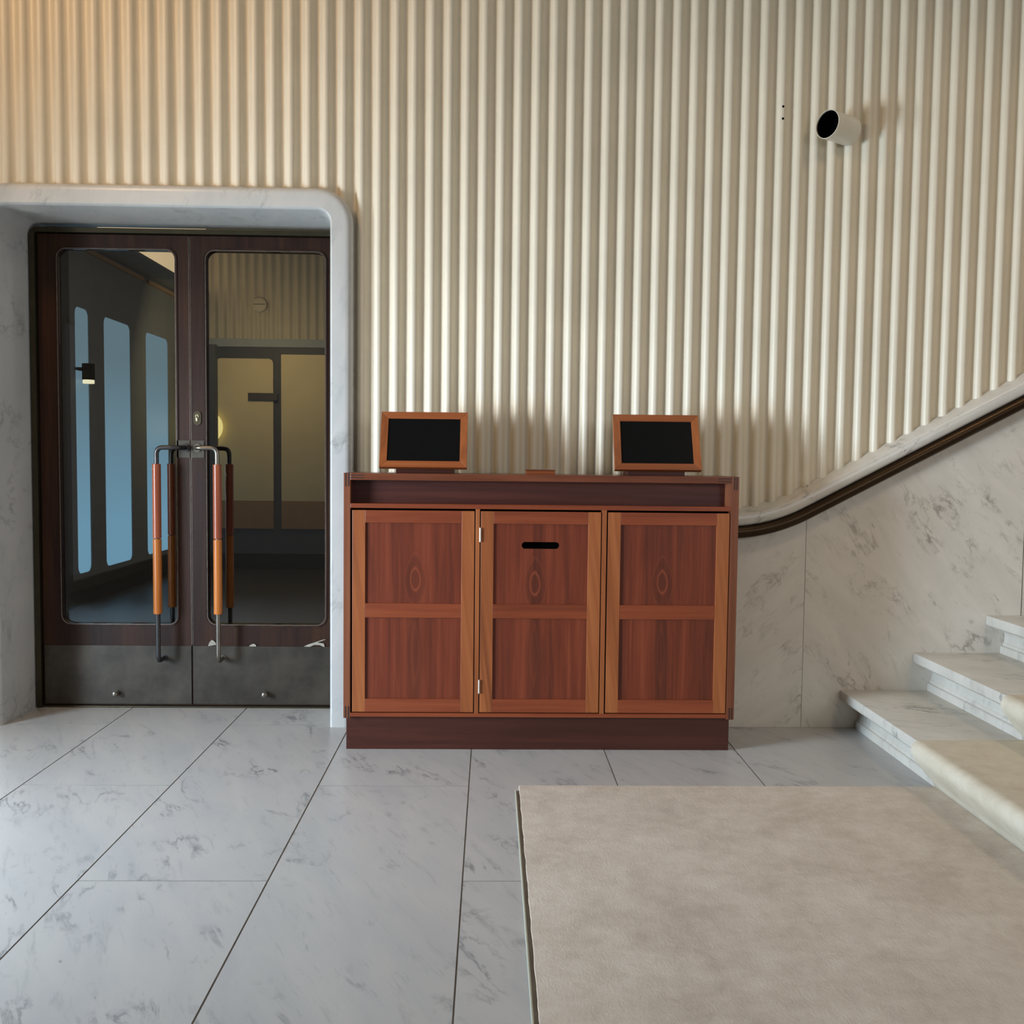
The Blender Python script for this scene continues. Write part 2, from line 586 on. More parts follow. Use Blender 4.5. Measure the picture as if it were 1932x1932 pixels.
def cop_z(x):
    for (p, _), (q, _) in zip(CP, CP[1:]):
        if p[0] <= x <= q[0]:
            t = (x - p[0]) / (q[0] - p[0])
            return p[1] + t * (q[1] - p[1])
    return CP[0][0][1] if x < CP[0][0][0] else CP[-1][0][1]


def bottom(x):
    if x < -0.757: return 2.31
    if x < -0.657: return 2.213 + math.sqrt(max(0, 0.1 ** 2 - (x + 0.757) ** 2))
    return cop_z(x)


bm = bmesh.new()
prof = []
n0 = int((-3.7 - SX0) / P) - 1
n1 = int((3.3 - SX0) / P) + 1
for kk in range(n0, n1):
    c = SX0 + kk * P
    for j in range(12):
        th = -ANG + 2 * ANG * j / 12
        prof.append((c + RR * math.sin(th), YC + RR - RR * math.cos(th)))
    c2 = c + P / 2
    d = YC + RR - 2 * RR * math.cos(ANG)
    for j in range(12):
        th = -ANG + 2 * ANG * j / 12
        prof.append((c2 + RR * math.sin(th), d + RR * math.cos(th) - 0.0))
prev = None
for x, y in prof:
    cur = (bm.verts.new((x, y, bottom(x))), bm.verts.new((x, y, 4.0)))
    if prev:
        bm.faces.new((prev[0], cur[0], cur[1], prev[1]))
    prev = cur
wall = part('wall_back', bm, M['flute'], smooth=60)
tag(wall, 'cream wall of narrow vertical ribs above the door and stair', 'wall', kind='structure')
for z in (2.757, 2.705):
    part('screw_hole', tube([(1.266, YC + 0.0035, z), (1.266, YC - 0.001, z)], 0.0052, 12), M['black'], wall)

# marble wainscot below the coping, in slabs
bm = bmesh.new()
lay = bm.verts.layers.float_vector.new('tile_offset')
slabs = [(-0.65, 0.2), (0.203, 1.4155), (1.4175, 2.405), (2.409, 3.4)]
for si, (x0, x1) in enumerate(slabs):
    o = Vector((random.uniform(-20, 20), random.uniform(-20, 20), random.uniform(-20, 20)))
    N = 14
    cols = []
    for j in range(N + 1):
        x = x0 + (x1 - x0) * j / N
        cols.append((bm.verts.new((x, 4.205, -0.003)), bm.verts.new((x, 4.205, cop_z(x)))))
    for a, b in zip(cols, cols[1:]):
        bm.faces.new((a[0], b[0], b[1], a[1])).material_index = 1 if si == 1 else 0
    e = [bm.verts.new((x1, 4.225, -0.003)), bm.verts.new((x1, 4.225, cop_z(x1)))]
    bm.faces.new((cols[-1][0], e[0], e[1], cols[-1][1]))
    for v in bm.verts:
        if v[lay].length == 0:
            v[lay] = o
wm = part('wall_back_wainscot', bm, [M['wall_marble'], M['wall_marble_left']])
tag(wm, 'veined grey marble slabs of the lower wall beside the stair', 'wall', kind='structure')
bk = part('wall_back_core', box(-0.62, 3.6, 4.30, 4.36, 0, 4.0), M['grout'])
tag(bk, 'masonry hidden behind the ribbed wall', 'wall', kind='structure')
bk2 = part('wall_back_lintel', box(-3.7, -0.62, 4.30, 4.36, 2.33, 4.0), M['grout'])
tag(bk2, 'masonry hidden behind the ribs above the doors', 'wall', kind='structure')
part('slab_joint', box(1.4155, 1.4175, 4.2065, 4.21, 0, 1.1), M['joint_soft'], wm)  # joint between wainscot slabs, in its own muted tone
part('slab_joint', box(2.405, 2.409, 4.2065, 4.21, 0, 1.6), M['joint_soft'], wm)

# marble coping that follows the stair
sec = [(0.052, 4.262), (0.022, 4.164), (0.019, 4.158), (0.013, 4.154), (-0.020, 4.154), (-0.028, 4.157),
       (-0.033, 4.163), (-0.0345, 4.172), (-0.036, 4.206), (-0.036, 4.262)]
cop = part('trim_1', sweep(CP, sec), M['coping_marble'], smooth=35)
tag(cop, 'pale marble coping band that sweeps up beneath the ribs with the stair', 'trim', kind='structure')

# bronze handrail tucked below the coping
path = [(p[0] - n[0] * 0.0615, p[1] - n[1] * 0.0615) for p, n in CP]
pts = [(x, 4.170, z) for x, z in path]
hr = part('handrail', tube(pts, 0.0275, 20), M['rail_bronze'], smooth=60, origin=(0.3, 4.17, 0.88))
tag(hr, 'dark brown bronze handrail curving up below the marble coping on the stair wall', 'handrail')

# marble door surround with rounded corners
jx0, jx1, jz, jr = -2.150, -0.707, 2.268, 0.055
path = [((jx1, 0.0), (1, 0)), ((jx1, jz - jr), (1, 0))]
for j in range(1, 9):
    a = math.radians(90) * j / 8
    path.append(((jx1 - jr + jr * math.cos(a), jz - jr + jr * math.sin(a)), (math.cos(a), math.sin(a))))
for j in range(0, 9):
    a = math.radians(90) + math.radians(90) * j / 8
    path.append(((jx0 + jr + jr * math.cos(a), jz - jr + jr * math.sin(a)), (math.cos(a), math.sin(a))))
path.append(((jx0, 0.0), (-1, 0)))
sec = [(0, 4.56), (0, 4.186), (0.003, 4.176), (0.010, 4.170), (0.064, 4.170)]
for j in range(1, 7):
    a = math.radians(90) * j / 6
    sec.append((0.064 + 0.034 * math.sin(a), 4.170 + 0.034 * (1 - math.cos(a))))
sec += [(0.098, 4.29), (0.03, 4.30), (0.03, 4.56)]
sur = part('trim_2', sweep(path, sec), M['surround_marble'], smooth=35)
tag(sur, 'rounded white marble surround framing the double doors', 'trim', kind='structure')

# ceiling, left wall with the glazed entrance, and the wall left of the surround
ce = part('ceiling', box(-3.9, 3.8, -2.7, 4.3, 4.0, 4.1), M['ceiling'])
tag(ce, 'white lobby ceiling', 'ceiling', kind='structure')
wl = part('wall_left', plate([(a, b) for a, b in rect(-2.7, 4.3, 0, 4.0)], [rect(0.35, 2.65, 0.12, 2.35)], 0, 0.12), M['plaster'])
for v in wl.data.vertices:
    x, y, z = v.co
    v.co = (-3.62 - y, x, z)
tag(wl, 'pale plaster wall at the left of the lobby', 'wall', kind='structure')
wj = part('wall_left_return', box(-3.62, -2.24, 4.22, 4.30, 0, 2.33), M['plaster'])
tag(wj, 'plaster wall left of the door surround', 'wall', kind='structure')

# ------------------------------------------------------------------ the double doors
# bronze frame
fr = empty('trim_3', (-1.42, 4.5, 0), 'dark bronze frame round the double doors', 'door frame', kind='structure')
fz, fx0, fx1 = 2.247, -2.142, -0.709
outer = round_poly([(fx0, 0), (fx1, 0), (fx1, fz), (fx0, fz)], [0, 0, 0.035, 0.035])
inner = round_poly([(fx0 + 0.024, 0.0), (fx1 - 0.024, 0.0), (fx1 - 0.024, fz - 0.022), (fx0 + 0.024, fz - 0.022)], [0, 0, 0.015, 0.015])
o_ = [p for p in outer]
# open-bottomed ring
bm = bmesh.new()
ring_o = outer[1:] + outer[:1]
ring_i = inner[1:] + inner[:1]
for y0 in (0,):
    vo = [[bm.verts.new((x, y, z)) for x, z in ring_o] for y in (4.478, 4.57)]
    vi = [[bm.verts.new((x, y, z)) for x, z in ring_i] for y in (4.478, 4.57)]
    nn = len(ring_o)
    for j in range(nn - 1):
        bm.faces.new((vo[0][j], vo[0][j + 1], vi[0][j + 1], vi[0][j]))
        bm.faces.new((vo[1][j], vi[1][j], vi[1][j + 1], vo[1][j + 1]))
        bm.faces.new((vo[0][j], vo[1][j], vo[1][j + 1], vo[0][j + 1]))
        bm.faces.new((vi[0][j], vi[0][j + 1], vi[1][j + 1], vi[1][j]))
part('frame', bm, M['bronze'], fr, smooth=40)
part('threshold', box(fx0 + 0.024, fx1 - 0.024, 4.485, 4.57, 0.0, 0.008, 0.002), M['bronze'], fr)
part('head_stop', box(fx0 + 0.024, fx1 - 0.024, 4.548, 4.57, fz - 0.06, fz - 0.022), M['bronze'], fr)


def arc_pts(c, r, a0, a1, n, ax):
    out = []
    for j in range(n + 1):
        a = math.radians(a0 + (a1 - a0) * j / n)
        out.append(Vector(c) + ax[0] * (r * math.cos(a)) + ax[1] * (r * math.sin(a)))
    return out


def fillet3(pts, r, n=7):
    """3D polyline with rounded corners"""
    P_ = [Vector(p) for p in pts]
    out = [P_[0]]
    for i in range(1, len(P_) - 1):
        p = P_[i]
        d1 = (P_[i - 1] - p).normalized(); d2 = (P_[i + 1] - p).normalized()
        a = p + d1 * r; b = p + d2 * r
        for j in range(n + 1):
            t = j / n
            out.append(a * (1 - t) ** 2 + p * (2 * t * (1 - t)) + b * t ** 2)
    out.append(P_[-1])
    return out


def pull_handle(parent, xh, xm, y_face, side, top=1.237, steelmat='dark_steel'):
    """xh: x of the vertical grip, xm: x of the upper fixing; side -1 lobby, +1 foyer"""
    yh = y_face + side * 0.078
    h = empty('pull_handle', Vector((xm, y_face, top)) - wloc(parent))
    h.parent = parent
    pts = fillet3([(xm, y_face, top), (xm + (0.012 if xh > xm else -0.012), yh, top), (xh, yh, top), (xh, yh, 0.238), (xh, y_face, 0.238)], 0.032)
    b = tube(pts, 0.0108, 14)
    part('bar', b, M[steelmat], h, smooth=60)
    fx = tube([(xm, y_face, top), (xm, y_face + side * 0.006, top)], 0.019, 20)
    fx = tube([(xh, y_face, 0.238), (xh, y_face + side * 0.005, 0.238)], 0.017, 20, fx)
    part('rosette', fx, M[steelmat], h, smooth=40)
    for nm, z0, z1, mt in (('upper_grip', 0.8155, 1.161, 'grip_red'), ('lower_grip', 0.462, 0.8125, 'grip_orange')):
        g_ = tube([(xh, yh, z0), (xh, yh, z0 + 0.002), (xh, yh, z1 - 0.002), (xh, yh, z1)], [0.0175, 0.0193, 0.0193, 0.0175], 24)
        go = part(nm, g_, M[mt], h, smooth=40)
        go['label'] = 'red-brown upper grip sleeve' if nm == 'upper_grip' else 'orange lower grip sleeve'
    return h


def leaf(name, x0, x1, gx0, gx1, label, hx, hmx, studx, n_meet):
    d = empty(name, ((x0 + x1) / 2, 4.5, 0.01), label, 'door', kind='structure')
    gz0, gz1 = 0.398, 2.156
    hole = round_poly(rect(gx0, gx1, gz0, gz1), 0.045, 8)
    part('leaf_frame', plate(rect(x0, x1, 0.01, fz - 0.026), [hole], 4.50, 4.545), M['door_wood'], d)
    for y0, y1 in ((4.4965, 4.504), (4.541, 4.5485)):
        o2 = round_poly(rect(gx0 - 0.010, gx1 + 0.010, gz0 - 0.010, gz1 + 0.010), 0.052, 8)
        o3 = round_poly(rect(gx0 - 0.003, gx1 + 0.003, gz0 - 0.003, gz1 + 0.003), 0.047, 8)
        part('glazing_bead', plate(o2, [o3], y0, y1), M['door_wood'], d)
        o4 = round_poly(rect(gx0 - 0.002, gx1 + 0.002, gz0 - 0.002, gz1 + 0.002), 0.045, 8)
        o5 = round_poly(rect(gx0 + 0.0015, gx1 - 0.0015, gz0 + 0.0015, gz1 - 0.0015), 0.043, 8)
        part('metal_bead', plate(o4, [o5], y0 + 0.002, y1 - 0.002), M['bead'], d)
    part('glass_pane', plate(round_poly(rect(gx0 + 0.001, gx1 - 0.001, gz0 + 0.001, gz1 - 0.001), 0.043, 8), [], 4.519, 4.525), M['glass'], d)
    part('kick_plate', box(x0 + 0.004 if n_meet > 0 else x0 + 0.002, x1 - 0.002, 4.4955, 4.50, 0.016, 0.296, 0.001), M['kick'], d)
    part('kick_plate', box(x0 + 0.004, x1 - 0.004, 4.545, 4.5485, 0.016, 0.296, 0.001), M['kick'], d)
    bx = (x1 - 0.066, x1 - 0.002) if n_meet > 0 else (x0 + 0.002, x0 + 0.066)
    part('strap_plate', box(bx[0], bx[1], 4.4965, 4.50, 1.19, 1.272, 0.0008), M['kick'], d)
    # worn metal corner line down the meeting stile
    ex = x1 - 0.0015 if n_meet > 0 else x0 + 0.0015
    part('edge_strip', box(ex - 0.0012, ex + 0.0012, 4.4985, 4.503, 0.3, fz - 0.03), M['bead'], d)
    st = tube([(studx, 4.4955, 0.068), (studx, 4.488, 0.068)], [0.014, 0.013], 20)
    st = tube([(studx, 4.488, 0.068), (studx, 4.470, 0.068)], [0.008, 0.008], 16, st)
    st = tube([(studx, 4.472, 0.068), (studx, 4.463, 0.068), (studx, 4.460, 0.068)], [0.0125, 0.0125, 0.008], 20, st)
    part('stud', st, M['steel'], d, smooth=40)
    pull_handle(d, hx, hmx, 4.4965, -1, steelmat='dark_steel' if n_meet > 0 else 'steel')
    pull_handle(d, hx, hmx, 4.545, +1)
    return d


d1 = leaf('door_1', -2.114, -1.4155, -2.027, -1.481, 'left leaf of the dark glazed double doors, blue windows seen through it', -1.547, -1.438, -1.770, 1)
d2 = leaf('door_2', -1.4125, -0.737, -1.341, -0.783, 'right leaf of the dark glazed double doors, nearest the reception desk', -1.268, -1.382, -1.066, -1)
# lock on the right leaf
es = round_poly(rect(-1.400, -1.364, 1.344, 1.410), 0.0175, 8)
lk = part('lock', plate(es, [], 4.4955, 4.50), M['bronze'], d2)
k = tube([(-1.382, 4.4955, 1.386), (-1.382, 4.492, 1.386)], 0.0085, 18)
k = box(-1.3865, -1.3775, 4.492, 4.4955, 1.362, 1.386, 0.001, k)
part('lock_cylinder', k, M['brass_lock'], lk, smooth=40)
part('keyhole', box(-1.3828, -1.3812, 4.4915, 4.493, 1.378, 1.392), M['black'], lk)


def chip(name, pts, parent):
    part(name, plate(pts, [], 4.4935, 4.4958), M['film'], parent)


chip('peeled_film', [(-0.885, 0.297), (-0.862, 0.308), (-0.83, 0.318), (-0.792, 0.331), (-0.779, 0.332), (-0.80, 0.324), (-0.822, 0.317), (-0.79, 0.312), (-0.785, 0.297), (-0.79, 0.296), (-0.81, 0.305), (-0.835, 0.305), (-0.855, 0.296)], d2)
chip('peeled_film', [(-1.338, 0.296), (-1.333, 0.312), (-1.322, 0.326), (-1.312, 0.323), (-1.300, 0.308), (-1.295, 0.296), (-1.305, 0.302), (-1.318, 0.299)], d2)
chip('peeled_film', [(-1.145, 0.296), (-1.135, 0.305), (-1.122, 0.309), (-1.113, 0.304), (-1.110, 0.296)], d2)

# ------------------------------------------------------------------ the foyer beyond the glass
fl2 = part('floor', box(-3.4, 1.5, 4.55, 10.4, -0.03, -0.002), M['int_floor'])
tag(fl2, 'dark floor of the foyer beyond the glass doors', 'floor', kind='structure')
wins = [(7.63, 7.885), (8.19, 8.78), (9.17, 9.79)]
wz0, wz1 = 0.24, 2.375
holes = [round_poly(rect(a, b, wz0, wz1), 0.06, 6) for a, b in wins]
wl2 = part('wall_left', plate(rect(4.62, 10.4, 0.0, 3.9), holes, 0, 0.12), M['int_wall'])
for v in wl2.data.vertices:
    x, y, z = v.co
    v.co = (-3.3 - y, x, z)
tag(wl2, 'shaded grey wall with tall windows beyond the left door', 'wall', kind='structure')
for i, (a, b) in enumerate(wins):
    w = part('window_%d' % (i + 1), plate(round_poly(rect(a, b, wz0, wz1), 0.06, 6), [], 0, 0.006), M['blue_pane'])
    for v in w.data.vertices:
        x, y, z = v.co
        v.co = (-3.306 - y, x, z)
    tag(w, ['narrow blue daylit window seen leftmost through the left door', 'tall blue daylit window seen in the middle of the left door', 'tall blue daylit window seen nearest the meeting stile'][i], 'window', kind='structure')
wb = part('wall_left_panelling', box(-3.3, -3.27, 4.6, 10.2, 0.0, 0.2), M['int_dark'])
tag(wb, 'dark skirting under the foyer windows', 'wall', kind='structure')
pr = part('trim_4', box(-3.3, -3.25, 7.1, 7.42, 0, 2.9), M['int_dark'])
tag(pr, 'dark pier before the first foyer window', 'trim', kind='structure')
for a, b in ((7.66, 9.05), (9.2, 10.19)):
    t_ = part('trim_6', box(-3.3, -3.27, a, b, 2.835, 2.865), M['cove'])
    tag(t_, 'pale strip under the foyer ceiling', 'trim', kind='structure', group='pale strips under the foyer ceiling')
sf = part('trim_9', box(-3.3, -3.0, 4.58, 10.19, 2.89, 2.92), M['int_wall'])
tag(sf, 'grey soffit over the foyer windows', 'trim', kind='structure')
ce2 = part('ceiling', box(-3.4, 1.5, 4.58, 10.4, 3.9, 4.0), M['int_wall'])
tag(ce2, 'grey ceiling of the foyer beyond the doors', 'ceiling', kind='structure')
lp = empty('cove_light', (-3.1, 8.9, 2.92), 'warm glowing light panel above the grey soffit, seen at the top of the left door', 'cove light')
part('diffuser', box(-3.03, -3.012, 6.6, 10.15, 2.925, 3.6), M['warm_panel'], lp)
part('light_frame', box(-3.06, -3.03, 6.58, 10.17, 2.921, 3.62), M['int_wall'], lp)
# far wall
bm = bmesh.new()
prev = None
x = -3.3
while x < 1.5:
    y = 10.2 + 0.012 * math.cos(2 * math.pi * x / 0.092)
    cur = (bm.verts.new((x, y, 2.445)), bm.verts.new((x, y, 3.9)))
    if prev:
        bm.faces.new((prev[0], cur[0], cur[1], prev[1]))
    prev = cur
    x += 0.092 / 10
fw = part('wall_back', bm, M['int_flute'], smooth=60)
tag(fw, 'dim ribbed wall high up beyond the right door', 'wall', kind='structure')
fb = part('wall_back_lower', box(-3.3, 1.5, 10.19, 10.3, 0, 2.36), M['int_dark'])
tag(fb, 'dark lower wall at the far side of the foyer', 'wall', kind='structure')
fh = part('trim_7', box(-3.3, 1.5, 10.17, 10.3, 2.36, 2.445), M['int_wall'])
tag(fh, 'grey band beneath the far ribs', 'trim', kind='structure')
for i, (a, b, zt, r_) in enumerate(((-2.92, -2.32, 2.235, 0.05), (-2.235, -1.35, 2.282, 0.01), (-1.25, -0.4, 2.282, 0.01))):
    w = empty('door_%d' % (i + 3), ((a + b) / 2, 10.18, 0), ['cream panelled opening behind the small dark sign', 'cream panelled opening at the right edge of the right door glass', 'cream panelled opening hidden right of the others'][i], 'door', kind='structure')
    part('cream_panel', plate(round_poly(rect(a, b, 0.728, zt), [0, 0, r_, r_], 6), [], 10.16, 10.19), M['int_cream'], w)
    part('brown_board', box(a, b, 10.155, 10.19, 0.43, 0.727), M['int_brown'], w)
pj = part('trim_8', box(-2.95, -2.806, 9.72, 9.82, 0, 2.33), M['int_dark'])
tag(pj, 'dark post in front of the round lamp', 'trim', kind='structure')
sg = part('sign', box(-2.58, -2.27, 10.132, 10.15, 1.795, 1.872, 0.003), M['sign'], origin=(-2.425, 10.11, 1.83))
tag(sg, 'small dark brown sign plate on the cream panel beyond the right door', 'sign')
part('bracket', box(-2.45, -2.40, 10.148, 10.16, 1.81, 1.86), M['sign'], sg)
gl = empty('wall_lamp', (-3.02, 10.17, 1.52), 'round warm glowing wall lamp half hidden by a post beyond the right door', 'wall lamp')
bm = bmesh.new()
bmesh.ops.create_uvsphere(bm, u_segments=32, v_segments=20, radius=0.175)
for v in bm.verts:
    v.co = Vector((v.co.x - 3.01, v.co.y * 0.35 + 10.1, v.co.z + 1.505))
part('globe', bm, M['warm_globe'], gl, smooth=80)
part('backplate', tube([(-3.035, 10.19, 1.505), (-3.035, 10.12, 1.505)], 0.08, 24), M['int_dark'], gl, smooth=40)
# small black downlight at the first foyer window
dl = empty('wall_lamp', (-3.25, 7.70, 1.93), 'small black cylinder lamp glowing underneath at the leftmost foyer window', 'wall lamp')
part('lamp_body', tube([(-3.245, 7.74, 1.80), (-3.245, 7.74, 1.93)], 0.048, 24), M['black'], dl, smooth=40)
part('lamp_glow', tube([(-3.245, 7.74, 1.772), (-3.245, 7.74, 1.80)], 0.044, 24), M['lamp_glow'], dl, smooth=40)
part('bracket', box(-3.30, -3.24, 7.61, 7.72, 1.87, 1.89), M['black'], dl)
sd = empty('smoke_detector', (-2.46, 10.18, 2.82), 'small pale round fitting on the far ribs beyond the right door', 'detector')
part('housing', tube([(-2.46, 10.19, 2.80), (-2.46, 10.15, 2.80), (-2.46, 10.14, 2.80)], [0.075, 0.075, 0.05], 24), M['int_flute'], sd, smooth=40)
part('slot', box(-2.52, -2.40, 10.136, 10.14, 2.80, 2.806), M['int_dark'], sd)

# ------------------------------------------------------------------ stairs
st = empty('staircase', (1.66, 4.2, 0), 'white marble stair rising to the right along the wall', 'staircase', kind='structure')
RISE, GO, XR = 0.1725, 0.3285, 1.660


def step_section(i):
    x, z0, z1 = XR + i * GO, i * RISE, (i + 1) * RISE
    nx = x + GO + 0.03
    s = [(x, z0), (x, z0 + 0.028), (x + 0.003, z0 + 0.033), (x + 0.010, z0 + 0.036), (x + 0.012, z0 + 0.040), (x + 0.012, z0 + 0.046), (x + 0.016, z0 + 0.052),
         (x + 0.018, z1 - 0.088), (x + 0.014, z1 - 0.076), (x + 0.004, z1 - 0.067), (x - 0.012, z1 - 0.061), (x - 0.034, z1 - 0.059),
         (x - 0.036, z1 - 0.053), (x - 0.050, z1 - 0.0525), (x - 0.060, z1 - 0.049), (x - 0.067, z1 - 0.042), (x - 0.069, z1 - 0.034),
         (x - 0.069, z1 - 0.005), (x - 0.0675, z1 - 0.0015), (x - 0.064, z1), (nx, z1), (nx, z0)]
    return s


def extrude_y(sec, y0, y1):
    bm = bmesh.new()
    a = [bm.verts.new((x, y0, z)) for x, z in sec]
    b = [bm.verts.new((x, y1, z)) for x, z in sec]
    n = len(sec)
    for j in range(n):
        bm.faces.new((a[j], a[(j + 1) % n], b[(j + 1) % n], b[j]))
    bm.faces.new(a[::-1]); bm.faces.new(b)
    bmesh.ops.recalc_face_normals(bm, faces=bm.faces)
    return bm


for i in range(5):
    part('step', extrude_y(step_section(i), -0.4, 4.204), M['step_marble'], st, smooth=30)

# stair runner: lies on treads, wraps the nosings
top_l, bot_l = [], []
T = 0.006
for i in range(5):
    x, z0, z1 = XR + i * GO, i * RISE, (i + 1) * RISE
    b0 = z0 + (T if i else 0.0)
    seq = [(x - 0.004, b0 + 0.004), (x - 0.014, z0 + 0.026), (x - 0.040, z0 + 0.052), (x - 0.066, z1 - 0.085), (x - 0.086, z1 - 0.062), (x - 0.096, z1 - 0.042),
           (x - 0.098, z1 - 0.024), (x - 0.092, z1 - 0.008), (x - 0.080, z1 + 0.003), (x - 0.062, z1 + T)]
    top_l += seq
nose = top_l + [(XR + 5 * GO, 5 * RISE + T)]
bm = bmesh.new()
lo = []
for j, (x, z) in enumerate(nose):
    pa = Vector(nose[max(j - 1, 0)]); pb = Vector(nose[min(j + 1, len(nose) - 1)])
    d = (pb - pa).normalized()
    nrm = Vector((-d.y, d.x))
    if nrm.x > 0.2: nrm = -nrm
    lo.append((x, z, nrm))
a = [bm.verts.new((x, -0.4, z)) for x, z, _ in lo]
b = [bm.verts.new((x, 3.412, z)) for x, z, _ in lo]
c = [bm.verts.new((x - n_.x * 0.0055, -0.4, z - abs(n_.y) * 0.0055)) for x, z, n_ in lo]
e = [bm.verts.new((x - n_.x * 0.0055, 3.412, z - abs(n_.y) * 0.0055)) for x, z, n_ in lo]
for j in range(len(lo) - 1):
    bm.faces.new((a[j], a[j + 1], b[j + 1], b[j]))
    bm.faces.new((b[j], b[j + 1], e[j + 1], e[j]))
    bm.faces.new((c[j], e[j], e[j + 1], c[j + 1]))
    bm.faces.new((a[j], c[j], c[j + 1], a[j + 1]))
bm.faces.new((a[0], b[0], e[0], c[0]))
bm.faces.new((a[-1], c[-1], e[-1], b[-1]))
rn = part('stair_runner', bm, M['runner'], origin=(XR, 3.0, 0), smooth=50)
tag(rn, 'pale beige runner wrapped over the front part of the marble steps', 'runner')

# floor carpet and its edge strip
bm = bmesh.new()
ys = [-0.4 + (3.409 + 0.4) * j / 260 for j in range(261)]
le = [0.1135 + 0.0016 * math.sin(y * 37) * random.uniform(0.2, 1) + random.uniform(-0.0006, 0.0006) for y in ys]
H = 0.006
L0 = [bm.verts.new((x, y, 0.0)) for x, y in zip(le, ys)]
L1 = [bm.verts.new((x + 0.0005, y, H - 0.001)) for x, y in zip(le, ys)]
L2 = [bm.verts.new((x + 0.0018, y, H)) for x, y in zip(le, ys)]
R2 = [bm.verts.new((1.654, y, H)) for y in ys]
R0 = [bm.verts.new((1.654, y, 0.0)) for y in ys]
for A_, B_ in ((L0, L1), (L1, L2), (L2, R2), (R2, R0)):
    for j in range(260):
        bm.faces.new((A_[j], A_[j + 1], B_[j + 1], B_[j]))
for j in (0, 260):
    bm.faces.new((L0[j], L1[j], L2[j], R2[j], R0[j]))
cp = part('floor_carpet', bm, M['carpet'], origin=(0.9, 1.5, 0))
tag(cp, 'large beige short-pile carpet laid on the marble floor before the stair', 'carpet')
eb = part('carpet_edging', box(0.0975, 0.1035, -0.4, 3.366, 0.0, 0.007, 0.002), M['edge'], origin=(0.1, 1.5, 0))
box_ = part('gap_shadow_strip', box(0.1035, 0.1135, -0.4, 3.366, 0.0, 0.0006), M['grout'], eb)  # dark strip stands in for the shade between edging and carpet
box_['label'] = 'dark strip drawn as the shade in the gap beside the edging'
tag(eb, 'thin pale edging strip along the left side of the beige carpet', 'edging strip')

# ------------------------------------------------------------------ reception desk
YF = 3.83
dk = empty('reception_desk', (0.21, YF, 0), 'reddish cherry reception desk with three panelled doors and an open slot', 'desk')
YB = 4.138
part('plinth', box(-0.586, 0.998, 3.857, YB - 0.02, 0.0, 0.142, 0.0015), M['plinth'], dk)
for nm, x0, x1, lx in (('side_panel', -0.594, -0.566, -1), ('side_panel', 0.979, 1.011, 1)):
    sp = part(nm, box(x0, x1, YF, YB, 0.137, 1.138, 0.0012), M['carcass'], dk)
    w_ = x1 - x0
    for fx_ in ((0.30, 0.42), (0.62, 0.74)) if lx > 0 else ((0.25, 0.40), (0.66, 0.82)):
        for z0, z1 in ((1.084, 1.1385), (0.1365, 0.186)):
            part('joint_key', box(x0 + w_ * fx_[0], x0 + w_ * fx_[1] + 0.001, YF - 0.0006, YF + 0.01, z0, z1), M['key'], sp)
tp = part('desk_top', box(-0.566, 0.979, YF, YB, 1.110, 1.138, 0.0012), M['top'], dk)
for x0, x1 in ((-0.5655, -0.511), (0.924, 0.9785)):
    for z0, z1 in ((1.1165, 1.1205), (1.1275, 1.1315)):
        part('joint_key', box(x0, x1, YF - 0.0006, YF + 0.01, z0, z1), M['key'], tp)
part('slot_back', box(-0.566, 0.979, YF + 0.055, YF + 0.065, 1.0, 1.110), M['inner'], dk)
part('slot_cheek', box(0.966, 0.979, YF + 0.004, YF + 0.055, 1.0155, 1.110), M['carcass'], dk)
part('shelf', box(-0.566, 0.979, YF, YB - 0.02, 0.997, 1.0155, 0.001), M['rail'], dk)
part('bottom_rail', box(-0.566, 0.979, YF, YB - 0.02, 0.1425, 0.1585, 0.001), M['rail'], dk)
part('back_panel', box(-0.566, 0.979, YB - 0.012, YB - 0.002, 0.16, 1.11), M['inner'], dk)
part('mullion', box(-0.0600, -0.0425, YF, YF + 0.2, 0.1585, 0.997, 0.0008), M['stile'], dk)
part('mullion', box(0.4545, 0.4730, YF, YF + 0.2, 0.1585, 0.997, 0.0008), M['stile'], dk)
part('shade_backing', box(-0.566, 0.979, YF + 0.05, YF + 0.06, 0.1585, 0.997), M['black'], dk)  # black sheet paints the darkness seen through the slot hole


def desk_door(x0, x1, ringz, ringx, slot=False):
    d = empty('door', Vector(((x0 + x1) / 2, YF, 0.16)) - wloc(dk))
    d.parent = dk
    z0, z1 = 0.1625, 0.9885
    y0, y1 = YF + 0.0015, YF + 0.022
    sl, sr = x0 + 0.0525, x1 - 0.0525
    part('stile', box(x0, sl, y0, y1, z0, z1, 0.0012), M['stile'], d, origin=(x0, YF, z0))
    part('stile', box(sr, x1, y0, y1, z0, z1, 0.0012), M['stile'], d, origin=(x1, YF, z0))
    part('top_rail', box(sl, sr, y0, y1, 0.938, z1, 0.0008), M['rail'], d, origin=(x0, YF, z1))
    part('middle_rail', box(sl, sr, y0 + 0.0006, y1, 0.551, 0.609, 0.0008), M['rail'], d, origin=(x0, YF, 0.58))
    part('lower_rail', box(sl, sr, y0, y1, z0, 0.2165, 0.0008), M['rail'], d, origin=(x0, YF, z0))
    hs = []
    if slot:
        cx = (0.129 + 0.280) / 2
        hs = [round_poly(rect(0.128, 0.281, 0.8365, 0.8645), 0.0138, 8)]
    part('upper_panel', plate(rect(sl, sr, 0.609, 0.938), hs, y0 + 0.007, y0 + 0.017), M['panel'], d, origin=(ringx, YF, ringz))
    part('lower_panel', plate(rect(sl, sr, 0.2165, 0.551), [], y0 + 0.007, y0 + 0.017), M['panel_low'], d, origin=(ringx, YF, 0.40))
    # shadow gaps round the panels
    return d


